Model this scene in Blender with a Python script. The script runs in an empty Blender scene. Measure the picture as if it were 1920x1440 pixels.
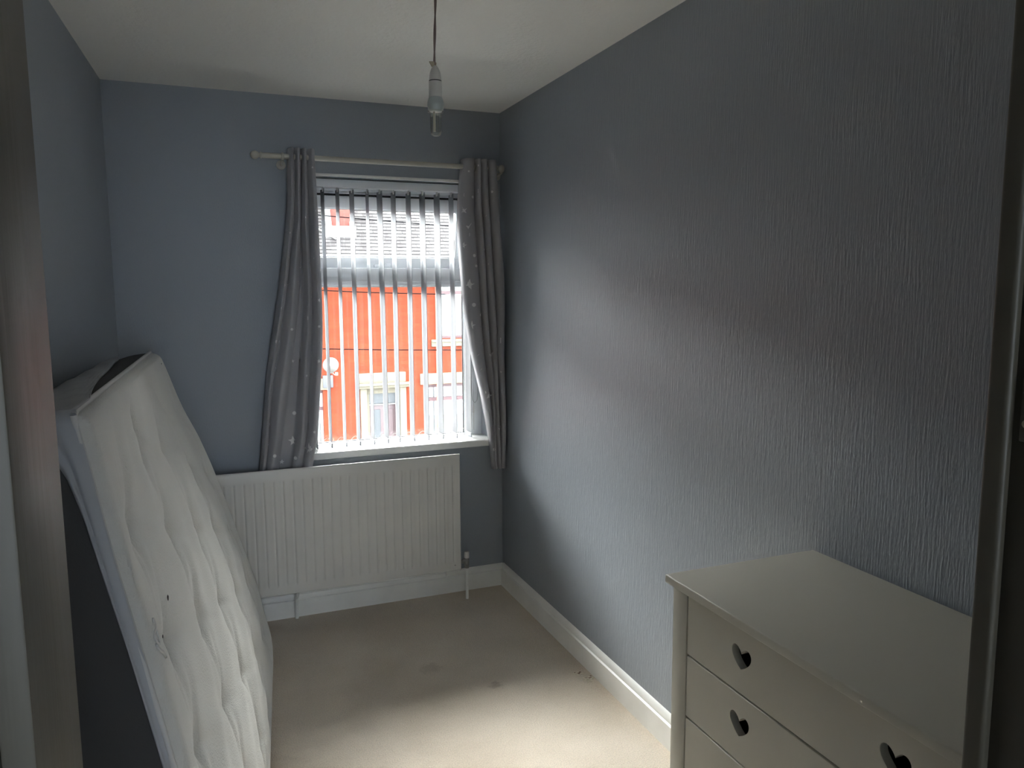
import bpy, bmesh, math, random
from mathutils import Vector, Matrix, Quaternion
from mathutils.bvhtree import BVHTree
random.seed(7)
scn = bpy.context.scene
COL = scn.collection
PI = math.pi

# ---------------------------------------------------------------- room numbers (metres)
D = 3.705        # inner face of the window wall (y)
WR = 1.4153      # inner face of the right wall (x)
H = 2.45
DOOR_Y0, DOOR_Y1 = 0.36, 0.48      # thickness of the door wall
def left_x(y): return -0.361 - 0.038 * (D - y)

# ---------------------------------------------------------------- camera
cam_d = bpy.data.cameras.new('camera')
cam = bpy.data.objects.new('camera', cam_d); COL.objects.link(cam)
F, PITCH, YAW, ROLL = 1433.7, 0.1220, 0.3789, -0.0054
cy, sy, cp, sp = math.cos(YAW), math.sin(YAW), math.cos(PITCH), math.sin(PITCH)
fwd = Vector((sy * cp, cy * cp, -sp)); right = Vector((cy, -sy, 0)); up = right.cross(fwd)
r2 = right * math.cos(ROLL) + up * math.sin(ROLL)
u2 = -right * math.sin(ROLL) + up * math.cos(ROLL)
m = Matrix((r2, u2, -fwd)).transposed().to_4x4(); m.translation = Vector((0, 0, 1.5705))
cam.matrix_world = m
cam_d.sensor_width = 36; cam_d.lens = F / 1920 * 36; cam_d.clip_start = 0.02; cam_d.clip_end = 200
scn.camera = cam

# ---------------------------------------------------------------- world: even overcast sky
world = bpy.data.worlds.new('overcast_sky'); scn.world = world; world.use_nodes = True
bg = world.node_tree.nodes['Background']
bg.inputs['Color'].default_value = (0.90, 0.95, 1.0, 1)
bg.inputs['Strength'].default_value = 7.6
# veiled sun high behind the houses opposite, a little to the left: very soft
sun_d = bpy.data.lights.new('veiled_sun', 'SUN'); sun_d.angle = math.radians(115); sun_d.energy = 46.0; sun_d.color = (1.0, 0.985, 0.96)
sun = bpy.data.objects.new('veiled_sun', sun_d); COL.objects.link(sun)
SUN_FROM = Vector((0.24, 1.0, 1.85)).normalized()
sun.rotation_euler = SUN_FROM.to_track_quat('Z', 'Y').to_euler(); sun.location = SUN_FROM * 20
# added fill lamp at the far end of the landing, well behind the camera
la_d = bpy.data.lights.new('landing_fill_light', 'AREA'); la_d.shape = 'RECTANGLE'; la_d.size = 1.4; la_d.size_y = 1.5; la_d.energy = 52.0; la_d.color = (0.93, 0.97, 1.0)
la = bpy.data.objects.new('landing_fill_light', la_d); COL.objects.link(la); la.location = (0.45, -3.9, 1.45); la.rotation_euler = (PI / 2, 0, PI)
# sampling aid at the real window opening (a portal gives off no light of its own)
pl = bpy.data.lights.new('window_portal', 'AREA'); pl.shape = 'RECTANGLE'; pl.size = 0.98; pl.size_y = 1.34
pl.cycles.is_portal = True
po = bpy.data.objects.new('window_portal', pl); COL.objects.link(po)
po.location = (0.875, D + 0.24, 1.45); po.rotation_euler = (-PI / 2, 0, 0)

vs = scn.view_settings
vs.view_transform = 'Standard'; vs.look = 'None'; vs.gamma = 1; vs.use_curve_mapping = False
vs.exposure = 1.74
scn.cycles.use_denoising = True
scn.cycles.max_bounces = 14; scn.cycles.diffuse_bounces = 8; scn.cycles.glossy_bounces = 4
scn.cycles.transparent_max_bounces = 24; scn.cycles.transmission_bounces = 8
scn.cycles.sample_clamp_indirect = 6.0
scn.cycles.caustics_reflective = False; scn.cycles.caustics_refractive = False

# ================================================================ helpers
def new_mat(name, col, rough=0.6, bump=None, var=None, metallic=0.0, spec=0.5, translucent=0.0, sheen=0.0):
    """bump = (scale xyz, strength, distance, detail); var = (scale, amount) soft colour variation"""
    mt = bpy.data.materials.new(name); mt.use_nodes = True
    nt = mt.node_tree; b = nt.nodes['Principled BSDF']; out = nt.nodes['Material Output']
    b.inputs['Base Color'].default_value = (*col, 1); b.inputs['Roughness'].default_value = rough
    b.inputs['Metallic'].default_value = metallic; b.inputs['Specular IOR Level'].default_value = spec
    if sheen: b.inputs['Sheen Weight'].default_value = sheen
    tc = nt.nodes.new('ShaderNodeTexCoord')
    if bump:
        sc, st, dist, det = bump
        mp = nt.nodes.new('ShaderNodeMapping'); mp.inputs['Scale'].default_value = sc
        nz = nt.nodes.new('ShaderNodeTexNoise'); nz.inputs['Scale'].default_value = 1; nz.inputs['Detail'].default_value = det
        bp = nt.nodes.new('ShaderNodeBump'); bp.inputs['Strength'].default_value = st; bp.inputs['Distance'].default_value = dist
        nt.links.new(tc.outputs['Object'], mp.inputs['Vector']); nt.links.new(mp.outputs[0], nz.inputs['Vector'])
        nt.links.new(nz.outputs['Fac'], bp.inputs['Height']); nt.links.new(bp.outputs[0], b.inputs['Normal'])
    if var:
        sc, am = var
        nz = nt.nodes.new('ShaderNodeTexNoise'); nz.inputs['Scale'].default_value = sc; nz.inputs['Detail'].default_value = 4
        mr = nt.nodes.new('ShaderNodeMapRange'); mr.inputs['From Min'].default_value = .3; mr.inputs['From Max'].default_value = .7
        mr.inputs['To Min'].default_value = 1 - am; mr.inputs['To Max'].default_value = 1 + am
        mx = nt.nodes.new('ShaderNodeVectorMath'); mx.operation = 'MULTIPLY'; mx.inputs[0].default_value = col
        nt.links.new(tc.outputs['Object'], nz.inputs['Vector']); nt.links.new(nz.outputs['Fac'], mr.inputs['Value'])
        nt.links.new(mr.outputs[0], mx.inputs[1]); nt.links.new(mx.outputs[0], b.inputs['Base Color'])
    if translucent:
        tr = nt.nodes.new('ShaderNodeBsdfTranslucent'); tr.inputs['Color'].default_value = (*col, 1)
        ms = nt.nodes.new('ShaderNodeMixShader'); ms.inputs['Fac'].default_value = translucent
        nt.links.new(b.outputs[0], ms.inputs[1]); nt.links.new(tr.outputs[0], ms.inputs[2]); nt.links.new(ms.outputs[0], out.inputs['Surface'])
    return mt

def glass_mat(name, tint=(1, 1, 1), refl=1.0):
    mt = bpy.data.materials.new(name); mt.use_nodes = True; nt = mt.node_tree
    nt.nodes.remove(nt.nodes['Principled BSDF']); out = nt.nodes['Material Output']
    tr = nt.nodes.new('ShaderNodeBsdfTransparent'); tr.inputs['Color'].default_value = (*tint, 1)
    gl = nt.nodes.new('ShaderNodeBsdfGlossy'); gl.inputs['Roughness'].default_value = 0.01
    fr = nt.nodes.new('ShaderNodeFresnel'); fr.inputs['IOR'].default_value = 1.45
    mu = nt.nodes.new('ShaderNodeMath'); mu.operation = 'MULTIPLY'; mu.inputs[1].default_value = refl
    ms = nt.nodes.new('ShaderNodeMixShader')
    nt.links.new(fr.outputs[0], mu.inputs[0]); nt.links.new(mu.outputs[0], ms.inputs['Fac'])
    nt.links.new(tr.outputs[0], ms.inputs[1]); nt.links.new(gl.outputs[0], ms.inputs[2]); nt.links.new(ms.outputs[0], out.inputs['Surface'])
    return mt

class MB:
    """collects shapes into one mesh"""
    def __init__(s): s.bm = bmesh.new()
    def box(s, x0, x1, y0, y1, z0, z1, bev=0.0, seg=2):
        t = bmesh.new()
        bmesh.ops.create_cube(t, size=1)
        for v in t.verts:
            v.co = Vector(((x0 + x1) / 2 + v.co.x * (x1 - x0), (y0 + y1) / 2 + v.co.y * (y1 - y0), (z0 + z1) / 2 + v.co.z * (z1 - z0)))
        if bev: bmesh.ops.bevel(t, geom=t.edges[:], offset=bev, segments=seg, affect='EDGES', profile=0.5)
        s.add(t); return s
    def add(s, t, mat=None):
        if mat is not None: bmesh.ops.transform(t, matrix=mat, verts=t.verts)
        me = bpy.data.meshes.new('tmp'); t.to_mesh(me); t.free(); s.bm.from_mesh(me); bpy.data.meshes.remove(me)
    def tube(s, pts, r, n=10, cap=True):
        pts = [Vector(p) for p in pts]; rings = []
        rr = r if isinstance(r, (list, tuple)) else [r] * len(pts)
        prev = None
        for i, p in enumerate(pts):
            d = (pts[min(i + 1, len(pts) - 1)] - pts[max(i - 1, 0)]).normalized()
            if prev is None:
                a = Vector((0, 0, 1)) if abs(d.z) < .9 else Vector((1, 0, 0))
                u = d.cross(a).normalized()
            else:
                u = (prev - d * prev.dot(d)).normalized()
            prev = u; v = d.cross(u)
            rings.append([s.bm.verts.new(p + (u * math.cos(2 * PI * k / n) + v * math.sin(2 * PI * k / n)) * rr[i]) for k in range(n)])
        for a, b in zip(rings, rings[1:]):
            for k in range(n): s.bm.faces.new((a[k], a[(k + 1) % n], b[(k + 1) % n], b[k]))
        if cap:
            s.bm.faces.new(rings[0][::-1]); s.bm.faces.new(rings[-1])
        return s
    def lathe(s, prof, c=(0, 0, 0), n=24, axis='z'):
        """prof = [(radius, height)...] about an axis through c"""
        rings = []
        for (r, h) in prof:
            ring = []
            for k in range(n):
                a = 2 * PI * k / n; x, y = r * math.cos(a), r * math.sin(a)
                co = {'z': Vector((x, y, h)), 'x': Vector((h, x, y)), 'y': Vector((x, h, y))}[axis]
                ring.append(s.bm.verts.new(Vector(c) + co))
            rings.append(ring)
        for a, b in zip(rings, rings[1:]):
            for k in range(n): s.bm.faces.new((a[k], a[(k + 1) % n], b[(k + 1) % n], b[k]))
        if prof[0][0] > 1e-5: s.bm.faces.new(rings[0][::-1])
        if prof[-1][0] > 1e-5: s.bm.faces.new(rings[-1])
        return s
    def grid(s, fn, nu, nv):
        vs_ = [[s.bm.verts.new(fn(i / nu, j / nv)) for j in range(nv + 1)] for i in range(nu + 1)]
        for i in range(nu):
            for j in range(nv): s.bm.faces.new((vs_[i][j], vs_[i + 1][j], vs_[i + 1][j + 1], vs_[i][j + 1]))
        return s
    def prism(s, poly, a, b, axis='x'):
        """poly in the plane across the axis, extruded from a to b"""
        def P(q, h): return {'x': (h, q[0], q[1]), 'y': (q[0], h, q[1]), 'z': (q[0], q[1], h)}[axis]
        A = [s.bm.verts.new(P(q, a)) for q in poly]; B = [s.bm.verts.new(P(q, b)) for q in poly]
        s.bm.faces.new(A[::-1]); s.bm.faces.new(B); n = len(poly)
        for k in range(n): s.bm.faces.new((A[k], A[(k + 1) % n], B[(k + 1) % n], B[k]))
        return s
    def build(s, name, mat, parent=None, smooth=False, solidify=0, label=None, stuff=False, merge=False):
        if merge: bmesh.ops.remove_doubles(s.bm, verts=s.bm.verts, dist=1e-5)
        bmesh.ops.recalc_face_normals(s.bm, faces=s.bm.faces)
        me = bpy.data.meshes.new(name); s.bm.to_mesh(me); s.bm.free()
        if smooth:
            for p in me.polygons: p.use_smooth = True
            if smooth == 'auto': me.set_sharp_from_angle(angle=math.radians(38))
        for mt in (mat if isinstance(mat, list) else [mat]): me.materials.append(mt)
        o = bpy.data.objects.new(name, me); COL.objects.link(o)
        if parent is not None: o.parent = parent
        if solidify:
            md = o.modifiers.new('thickness', 'SOLIDIFY'); md.thickness = solidify; md.offset = 0
        if label: o['label'] = label
        if stuff: o['kind'] = 'stuff'
        return o

def empty(name, loc=(0, 0, 0)):
    o = bpy.data.objects.new(name, None); COL.objects.link(o); o.location = loc; o.empty_display_size = 0.05
    return o
class T:
    """a thing: an Empty at its base; parts are given in world coordinates and shifted under it"""
    def __init__(s, name, loc, label, cat=None, group=None, kind=None):
        s.e = empty(name, loc); s.loc = Vector(loc)
        tag(s.e, label, cat, group, kind)
    def part(s, mb, name, mat, **k):
        bmesh.ops.translate(mb.bm, verts=mb.bm.verts, vec=-s.loc)
        return mb.build(name, mat, s.e, **k)
def tag(o, label=None, cat=None, group=None, kind=None):
    if label: o['label'] = label
    if cat: o['category'] = cat
    if group: o['group'] = group
    if kind: o['kind'] = kind
    return o
def sub(parent, thing, mb, name, mat, **k):
    bmesh.ops.translate(mb.bm, verts=mb.bm.verts, vec=-thing.loc)
    return mb.build(name, mat, parent, **k)
def ss(a, b, x):
    t = min(1, max(0, (x - a) / (b - a))); return t * t * (3 - 2 * t)
def lerp(a, b, t): return a + (b - a) * t
def interp(tab, x):
    """tab = [(x, v)...] ascending in x"""
    if x <= tab[0][0]: return tab[0][1]
    for (x0, v0), (x1, v1) in zip(tab, tab[1:]):
        if x <= x1:
            return lerp(v0, v1, (x - x0) / (x1 - x0))
    return tab[-1][1]
def spline(tab, x):
    """smooth (Catmull-Rom) reading of a table"""
    xs = [t[0] for t in tab]; n = len(tab)
    if x <= xs[0]: return tab[0][1]
    if x >= xs[-1]: return tab[-1][1]
    i = max(k for k in range(n - 1) if xs[k] <= x)
    x0, v0 = tab[i]; x1, v1 = tab[i + 1]
    m0 = (v1 - tab[i - 1][1]) / (x1 - tab[i - 1][0]) if i > 0 else (v1 - v0) / (x1 - x0)
    m1 = (tab[i + 2][1] - v0) / (tab[i + 2][0] - x0) if i + 2 < n else (v1 - v0) / (x1 - x0)
    h = x1 - x0; t = (x - x0) / h
    return (2*t**3 - 3*t**2 + 1) * v0 + (t**3 - 2*t**2 + t) * h * m0 + (-2*t**3 + 3*t**2) * v1 + (t**3 - t**2) * h * m1

# ================================================================ materials
WALLC = (0.315, 0.345, 0.382)
M_wall = new_mat('grey_wall_paint', WALLC, 0.55, bump=((240, 240, 90), 0.35, 0.002, 3), var=(1.3, 0.03))
def rib_wall():
    mt = bpy.data.materials.new('ribbed_grey_wallpaper'); mt.use_nodes = True; nt = mt.node_tree
    b = nt.nodes['Principled BSDF']; b.inputs['Base Color'].default_value = (*WALLC, 1); b.inputs['Roughness'].default_value = 0.5
    tc = nt.nodes.new('ShaderNodeTexCoord')
    def noise(scale, det, dist=0.0):
        mp = nt.nodes.new('ShaderNodeMapping'); mp.inputs['Scale'].default_value = scale
        nz = nt.nodes.new('ShaderNodeTexNoise'); nz.inputs['Scale'].default_value = 1; nz.inputs['Detail'].default_value = det
        nz.inputs['Distortion'].default_value = dist
        nt.links.new(tc.outputs['Object'], mp.inputs['Vector']); nt.links.new(mp.outputs[0], nz.inputs['Vector']); return nz
    n1 = noise((190, 190, 13), 2, 0.5); n2 = noise((420, 420, 60), 2)
    ad = nt.nodes.new('ShaderNodeMath'); ad.operation = 'MULTIPLY_ADD'; ad.inputs[1].default_value = 0.4
    nt.links.new(n2.outputs['Fac'], ad.inputs[0]); nt.links.new(n1.outputs['Fac'], ad.inputs[2])
    bp = nt.nodes.new('ShaderNodeBump'); bp.inputs['Strength'].default_value = 0.6; bp.inputs['Distance'].default_value = 0.0035
    nt.links.new(ad.outputs[0], bp.inputs['Height']); nt.links.new(bp.outputs[0], b.inputs['Normal'])
    return mt
M_rib = rib_wall()
M_ceil = new_mat('white_textured_ceiling', (0.88, 0.87, 0.83), 0.8, bump=((70, 70, 70), 0.6, 0.006, 4))
def carpet():
    mt = bpy.data.materials.new('beige_carpet'); mt.use_nodes = True; nt = mt.node_tree
    b = nt.nodes['Principled BSDF']; b.inputs['Roughness'].default_value = 0.95; b.inputs['Specular IOR Level'].default_value = 0.1
    b.inputs['Sheen Weight'].default_value = 0.25
    tc = nt.nodes.new('ShaderNodeTexCoord')
    def noise(sc, det):
        nz = nt.nodes.new('ShaderNodeTexNoise'); nz.inputs['Scale'].default_value = sc; nz.inputs['Detail'].default_value = det
        nt.links.new(tc.outputs['Object'], nz.inputs['Vector']); return nz
    big, mid, fine = noise(2.2, 5), noise(40, 3), noise(230, 2)
    cr = nt.nodes.new('ShaderNodeValToRGB'); cr.color_ramp.elements[0].position = 0.32; cr.color_ramp.elements[1].position = 0.62
    cr.color_ramp.elements[0].color = (0.64, 0.54, 0.425, 1); cr.color_ramp.elements[1].color = (0.76, 0.66, 0.545, 1)
    nt.links.new(big.outputs['Fac'], cr.inputs['Fac'])
    mr = nt.nodes.new('ShaderNodeMapRange'); mr.inputs['From Min'].default_value = .3; mr.inputs['From Max'].default_value = .7
    mr.inputs['To Min'].default_value = 0.86; mr.inputs['To Max'].default_value = 1.1
    nt.links.new(fine.outputs['Fac'], mr.inputs['Value'])
    mx = nt.nodes.new('ShaderNodeVectorMath'); mx.operation = 'MULTIPLY'
    nt.links.new(cr.outputs[0], mx.inputs[0]); nt.links.new(mr.outputs[0], mx.inputs[1])
    # small brown stain in the middle of the floor
    last = mx.outputs[0]
    for (cx, cyy, rad, colr, amt) in ((1.005, 2.714, 0.05, (0.30, 0.22, 0.16), 0.55), (0.80, 2.95, 0.07, (0.36, 0.28, 0.2), 0.3), (1.36, 2.64, 0.06, (0.62, 0.56, 0.46), 0.6)):
        ds = nt.nodes.new('ShaderNodeVectorMath'); ds.operation = 'DISTANCE'; ds.inputs[1].default_value = (cx, cyy, 0)
        nt.links.new(tc.outputs['Object'], ds.inputs[0])
        nm = nt.nodes.new('ShaderNodeMath'); nm.operation = 'MULTIPLY_ADD'; nm.inputs[1].default_value = 0.09
        nt.links.new(mid.outputs['Fac'], nm.inputs[0]); nt.links.new(ds.outputs['Value'], nm.inputs[2])
        m2 = nt.nodes.new('ShaderNodeMapRange'); m2.inputs['From Min'].default_value = rad; m2.inputs['From Max'].default_value = rad + 0.03
        m2.inputs['To Min'].default_value = amt; m2.inputs['To Max'].default_value = 0
        nt.links.new(nm.outputs[0], m2.inputs['Value'])
        mm = nt.nodes.new('ShaderNodeMix'); mm.data_type = 'RGBA'
        nt.links.new(m2.outputs[0], mm.inputs['Factor']); nt.links.new(last, mm.inputs[6]); mm.inputs[7].default_value = (*colr, 1)
        last = mm.outputs[2]
    nt.links.new(last, b.inputs['Base Color'])
    ad = nt.nodes.new('ShaderNodeMath'); ad.operation = 'ADD'
    nt.links.new(mid.outputs['Fac'], ad.inputs[0]); nt.links.new(fine.outputs['Fac'], ad.inputs[1])
    bp = nt.nodes.new('ShaderNodeBump'); bp.inputs['Strength'].default_value = 0.7; bp.inputs['Distance'].default_value = 0.006
    nt.links.new(ad.outputs[0], bp.inputs['Height']); nt.links.new(bp.outputs[0], b.inputs['Normal'])
    return mt
M_carpet = carpet()
M_gloss = new_mat('white_gloss_paint', (0.90, 0.90, 0.87), 0.35, bump=((18, 18, 60), 0.12, 0.002, 3), var=(7, 0.05))
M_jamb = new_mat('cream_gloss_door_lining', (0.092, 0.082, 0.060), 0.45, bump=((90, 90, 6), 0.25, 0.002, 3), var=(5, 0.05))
M_jamb_shade = new_mat('cream_gloss_door_shaded', (0.052, 0.045, 0.032), 0.5, bump=((60, 60, 8), 0.2, 0.002, 3))  # same cream paint, darkened to carry the shade of the recessed faces
M_pvc = new_mat('white_pvc', (0.88, 0.90, 0.92), 0.3)
M_gasket = new_mat('black_rubber_gasket', (0.02, 0.02, 0.025), 0.6)
M_glass = glass_mat('window_glass', (0.96, 0.975, 0.97), 1.4)
M_rad = new_mat('white_radiator_enamel', (0.72, 0.70, 0.66), 0.4, var=(6, 0.04))
M_pole = new_mat('cream_painted_pole', (0.52, 0.50, 0.43), 0.35)
M_curtain = new_mat('grey_curtain_cloth', (0.41, 0.405, 0.425), 0.85, bump=((500, 500, 500), 0.3, 0.001, 2), translucent=0.10, sheen=0.2)
M_star = new_mat('pale_star_print', (0.80, 0.80, 0.79), 0.7)
M_vane = new_mat('white_blind_fabric', (0.52, 0.535, 0.555), 0.7, bump=((600, 600, 120), 0.2, 0.0006, 2), translucent=0.40)
M_weight = new_mat('grey_vane_weight', (0.30, 0.31, 0.34), 0.5)
M_chain = new_mat('white_plastic_chain', (0.72, 0.72, 0.70), 0.4)
M_matt = new_mat('white_quilted_knit', (0.62, 0.61, 0.575), 0.85, bump=((260, 200, 260), 0.55, 0.003, 2), var=(4, 0.04), sheen=0.2)
M_border = new_mat('charcoal_mattress_border', (0.055, 0.054, 0.054), 0.9, bump=((300, 300, 300), 0.3, 0.002, 2))
M_piping = new_mat('white_piping', (0.60, 0.59, 0.57), 0.7)
M_sheet = new_mat('thin_white_cover', (0.44, 0.45, 0.47), 0.6, bump=((14, 14, 14), 0.5, 0.01, 3), translucent=0.1)
M_chest = new_mat('warm_white_lacquer', (0.47, 0.45, 0.385), 0.42, bump=((40, 40, 200), 0.05, 0.001, 2), var=(3, 0.02))
M_chestin = new_mat('drawer_interior', (0.07, 0.067, 0.06), 0.7)  # colour darkened to stand in for the shade inside the drawers
M_lampw = new_mat('white_lampholder_plastic', (0.62, 0.60, 0.56), 0.35)
M_lampg = new_mat('grey_bulb_base', (0.42, 0.46, 0.44), 0.35)
M_cable = new_mat('brown_pink_cable', (0.25, 0.185, 0.165), 0.6)
M_tape = new_mat('buff_tape', (0.42, 0.36, 0.26), 0.7)
M_bulbg = glass_mat('bulb_glass', (0.98, 0.98, 0.95), 0.6)
M_phos = new_mat('frosted_inner_tube', (0.62, 0.60, 0.50), 0.5)
M_metal = new_mat('brass_keep', (0.55, 0.50, 0.40), 0.35, metallic=0.8)
M_brass = new_mat('dull_valve_metal', (0.35, 0.34, 0.31), 0.4, metallic=0.6)
M_dark = new_mat('dark_slot', (0.015, 0.015, 0.015), 0.8)
# outside
def brick_mat(name, c1, c2, mortar, sx=4.65, sz=13.3):
    mt = bpy.data.materials.new(name); mt.use_nodes = True; nt = mt.node_tree
    b = nt.nodes['Principled BSDF']; b.inputs['Roughness'].default_value = 0.85; b.inputs['Specular IOR Level'].default_value = 0.15
    tc = nt.nodes.new('ShaderNodeTexCoord'); sep = nt.nodes.new('ShaderNodeSeparateXYZ'); cb = nt.nodes.new('ShaderNodeCombineXYZ')
    nt.links.new(tc.outputs['Object'], sep.inputs[0]); nt.links.new(sep.outputs['X'], cb.inputs['X']); nt.links.new(sep.outputs['Z'], cb.inputs['Y'])
    br = nt.nodes.new('ShaderNodeTexBrick'); br.inputs['Scale'].default_value = 1
    br.inputs['Brick Width'].default_value = 0.225; br.inputs['Row Height'].default_value = 0.075; br.inputs['Mortar Size'].default_value = 0.004
    br.inputs['Color1'].default_value = (*c1, 1); br.inputs['Color2'].default_value = (*c2, 1); br.inputs['Mortar'].default_value = (*mortar, 1)
    nt.links.new(cb.outputs[0], br.inputs['Vector']); nt.links.new(br.outputs['Color'], b.inputs['Base Color'])
    bp = nt.nodes.new('ShaderNodeBump'); bp.inputs['Distance'].default_value = 0.004; bp.inputs['Strength'].default_value = 0.4; bp.invert = True
    nt.links.new(br.outputs['Fac'], bp.inputs['Height']); nt.links.new(bp.outputs[0], b.inputs['Normal'])
    return mt
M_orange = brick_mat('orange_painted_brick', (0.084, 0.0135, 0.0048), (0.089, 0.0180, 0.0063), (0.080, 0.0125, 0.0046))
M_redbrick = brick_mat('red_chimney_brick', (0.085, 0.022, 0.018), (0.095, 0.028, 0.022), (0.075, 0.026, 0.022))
def tile_mat():
    mt = bpy.data.materials.new('pale_roof_slate'); mt.use_nodes = True; nt = mt.node_tree
    b = nt.nodes['Principled BSDF']; b.inputs['Roughness'].default_value = 0.9; b.inputs['Specular IOR Level'].default_value = 0.05
    at = nt.nodes.new('ShaderNodeAttribute'); at.attribute_name = 'tone'
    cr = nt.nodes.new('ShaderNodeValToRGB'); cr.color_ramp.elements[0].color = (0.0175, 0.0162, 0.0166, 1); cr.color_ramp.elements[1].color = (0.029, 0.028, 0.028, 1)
    nt.links.new(at.outputs['Fac'], cr.inputs['Fac']); nt.links.new(cr.outputs[0], b.inputs['Base Color']); return mt
M_tile = tile_mat()
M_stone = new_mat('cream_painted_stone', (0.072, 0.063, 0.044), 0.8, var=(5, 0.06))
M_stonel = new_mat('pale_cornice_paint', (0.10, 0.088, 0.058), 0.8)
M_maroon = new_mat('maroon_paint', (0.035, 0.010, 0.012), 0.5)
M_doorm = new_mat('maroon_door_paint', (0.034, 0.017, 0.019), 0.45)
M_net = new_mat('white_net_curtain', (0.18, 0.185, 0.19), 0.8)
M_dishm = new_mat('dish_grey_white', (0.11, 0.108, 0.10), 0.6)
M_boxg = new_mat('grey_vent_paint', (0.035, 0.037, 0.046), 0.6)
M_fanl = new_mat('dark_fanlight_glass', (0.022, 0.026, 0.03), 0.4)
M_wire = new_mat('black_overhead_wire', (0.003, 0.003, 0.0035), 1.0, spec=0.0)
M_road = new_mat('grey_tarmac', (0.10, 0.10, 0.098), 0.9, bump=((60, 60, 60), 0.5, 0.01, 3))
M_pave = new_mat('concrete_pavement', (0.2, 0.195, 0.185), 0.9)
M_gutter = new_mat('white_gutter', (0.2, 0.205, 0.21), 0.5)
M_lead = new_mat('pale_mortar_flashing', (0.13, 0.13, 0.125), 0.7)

# ================================================================ room shell
def struct(name, mb, mat, label, **k):
    o = mb.build(name, mat, **k); tag(o, label, None, None, 'structure'); return o
WX0, WX1, WZ0, WZ1 = 0.40, 1.352, 0.775, 2.103     # window opening
LX = left_x(0) - 0.12
struct('floor', MB().box(-1.2, 1.75, -4.2, D + 0.05, -0.16, 0), M_carpet, 'beige carpet with a few faint stains, filling the small bedroom')
struct('ceiling', MB().box(-1.2, 1.75, -4.2, D + 0.05, H, H + 0.12), M_ceil, 'white textured ceiling')
mb = MB()
mb.box(left_x(D) - 0.3, WX0, D, D + 0.22, -0.16, H + 0.12); mb.box(WX1, WR + 0.33, D, D + 0.22, -0.16, H + 0.12)
mb.box(WX0, WX1, D, D + 0.22, -0.16, WZ0); mb.box(WX0, WX1, D, D + 0.22, WZ1, H + 0.12)
struct('wall_back', mb, M_wall, 'grey wall with the window, curtains and radiator')
struct('wall_right', MB().box(WR, WR + 0.33, DOOR_Y0, D, -0.16, H + 0.12), M_rib, 'long grey right wall in ribbed wallpaper')
struct('wall_left', MB().prism([(left_x(D), D), (left_x(DOOR_Y0), DOOR_Y0), (left_x(DOOR_Y0) - 0.2, DOOR_Y0), (left_x(D) - 0.2, D)], -0.16, H + 0.12, 'z'), M_wall, 'blue grey left wall behind the leaning mattress')
JL, JR, JH = -0.0800, 0.6635, 2.03
mb = MB()
mb.box(-1.2, JL - 0.03, DOOR_Y0, DOOR_Y1, -0.16, H + 0.05); mb.box(JR + 0.03, WR + 0.02, DOOR_Y0, DOOR_Y1, -0.16, H + 0.05)
mb.box(JL - 0.03, JR + 0.03, DOOR_Y0, DOOR_Y1, JH + 0.03, H + 0.05)
struct('wall_front', mb, M_wall, 'wall holding the doorway the picture is taken through')
mb = MB(); mb.box(-1.2, -1.05, -4.2, DOOR_Y0, -0.1, H + .05); mb.box(1.6, 1.75, -4.2, DOOR_Y0, -0.1, H + .05); mb.box(-1.2, 1.75, -4.2, -4.05, -0.1, H + .05)
struct('wall_landing', mb, M_wall, 'plain landing walls behind the doorway')

# door lining
d1 = T('door_1', (0.29, 0.42, 0), 'cream painted doorway lining at both picture edges', None, None, 'structure')
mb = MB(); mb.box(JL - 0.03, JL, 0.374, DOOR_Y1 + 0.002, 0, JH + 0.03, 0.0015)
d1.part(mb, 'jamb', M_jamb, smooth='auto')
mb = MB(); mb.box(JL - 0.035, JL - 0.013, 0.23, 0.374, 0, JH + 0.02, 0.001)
d1.part(mb, 'rebate', M_jamb_shade, smooth='auto')
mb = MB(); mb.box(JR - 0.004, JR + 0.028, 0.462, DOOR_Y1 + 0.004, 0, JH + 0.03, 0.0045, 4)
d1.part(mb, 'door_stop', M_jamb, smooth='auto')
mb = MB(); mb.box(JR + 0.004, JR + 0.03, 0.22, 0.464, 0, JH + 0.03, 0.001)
d1.part(mb, 'jamb', M_jamb_shade, smooth='auto')
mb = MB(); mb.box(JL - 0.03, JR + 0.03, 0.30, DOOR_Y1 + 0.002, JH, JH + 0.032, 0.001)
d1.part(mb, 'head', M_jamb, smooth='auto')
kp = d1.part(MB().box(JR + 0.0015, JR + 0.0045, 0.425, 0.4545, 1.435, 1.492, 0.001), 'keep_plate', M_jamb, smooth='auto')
for z in (1.451, 1.479):
    sub(kp, d1, MB().lathe([(0, JR + .0), (.003, JR + .0004), (.004, JR + .002)], (0, 0.449, z), 12, 'x'), 'screw', M_metal, smooth=True)

# baseboards (moulded top)
def base_prof(h, t=0.016): return [(0, 0), (t, 0), (t, h * .70), (t * .62, h * .74), (t * .72, h * .84), (t * .40, h * .95), (0, h)]
hB = 0.118
mb = MB().prism([(D - a, b) for a, b in base_prof(hB)], left_x(D), WR, 'x')
struct('baseboard_back', mb, M_gloss, 'white moulded baseboard under the radiator', smooth='auto')
mb = MB().prism([(WR - a, b) for a, b in base_prof(0.124)], DOOR_Y1, D - 0.016, 'y')
struct('baseboard_right', mb, M_gloss, 'white moulded baseboard along the ribbed wall', smooth='auto')
mb = MB(); pr = base_prof(hB)
A = [mb.bm.verts.new((left_x(DOOR_Y1) + a, DOOR_Y1, b)) for a, b in pr]; B = [mb.bm.verts.new((left_x(D - .016) + a, D - .016, b)) for a, b in pr]
mb.bm.faces.new(A); mb.bm.faces.new(B[::-1])
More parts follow.
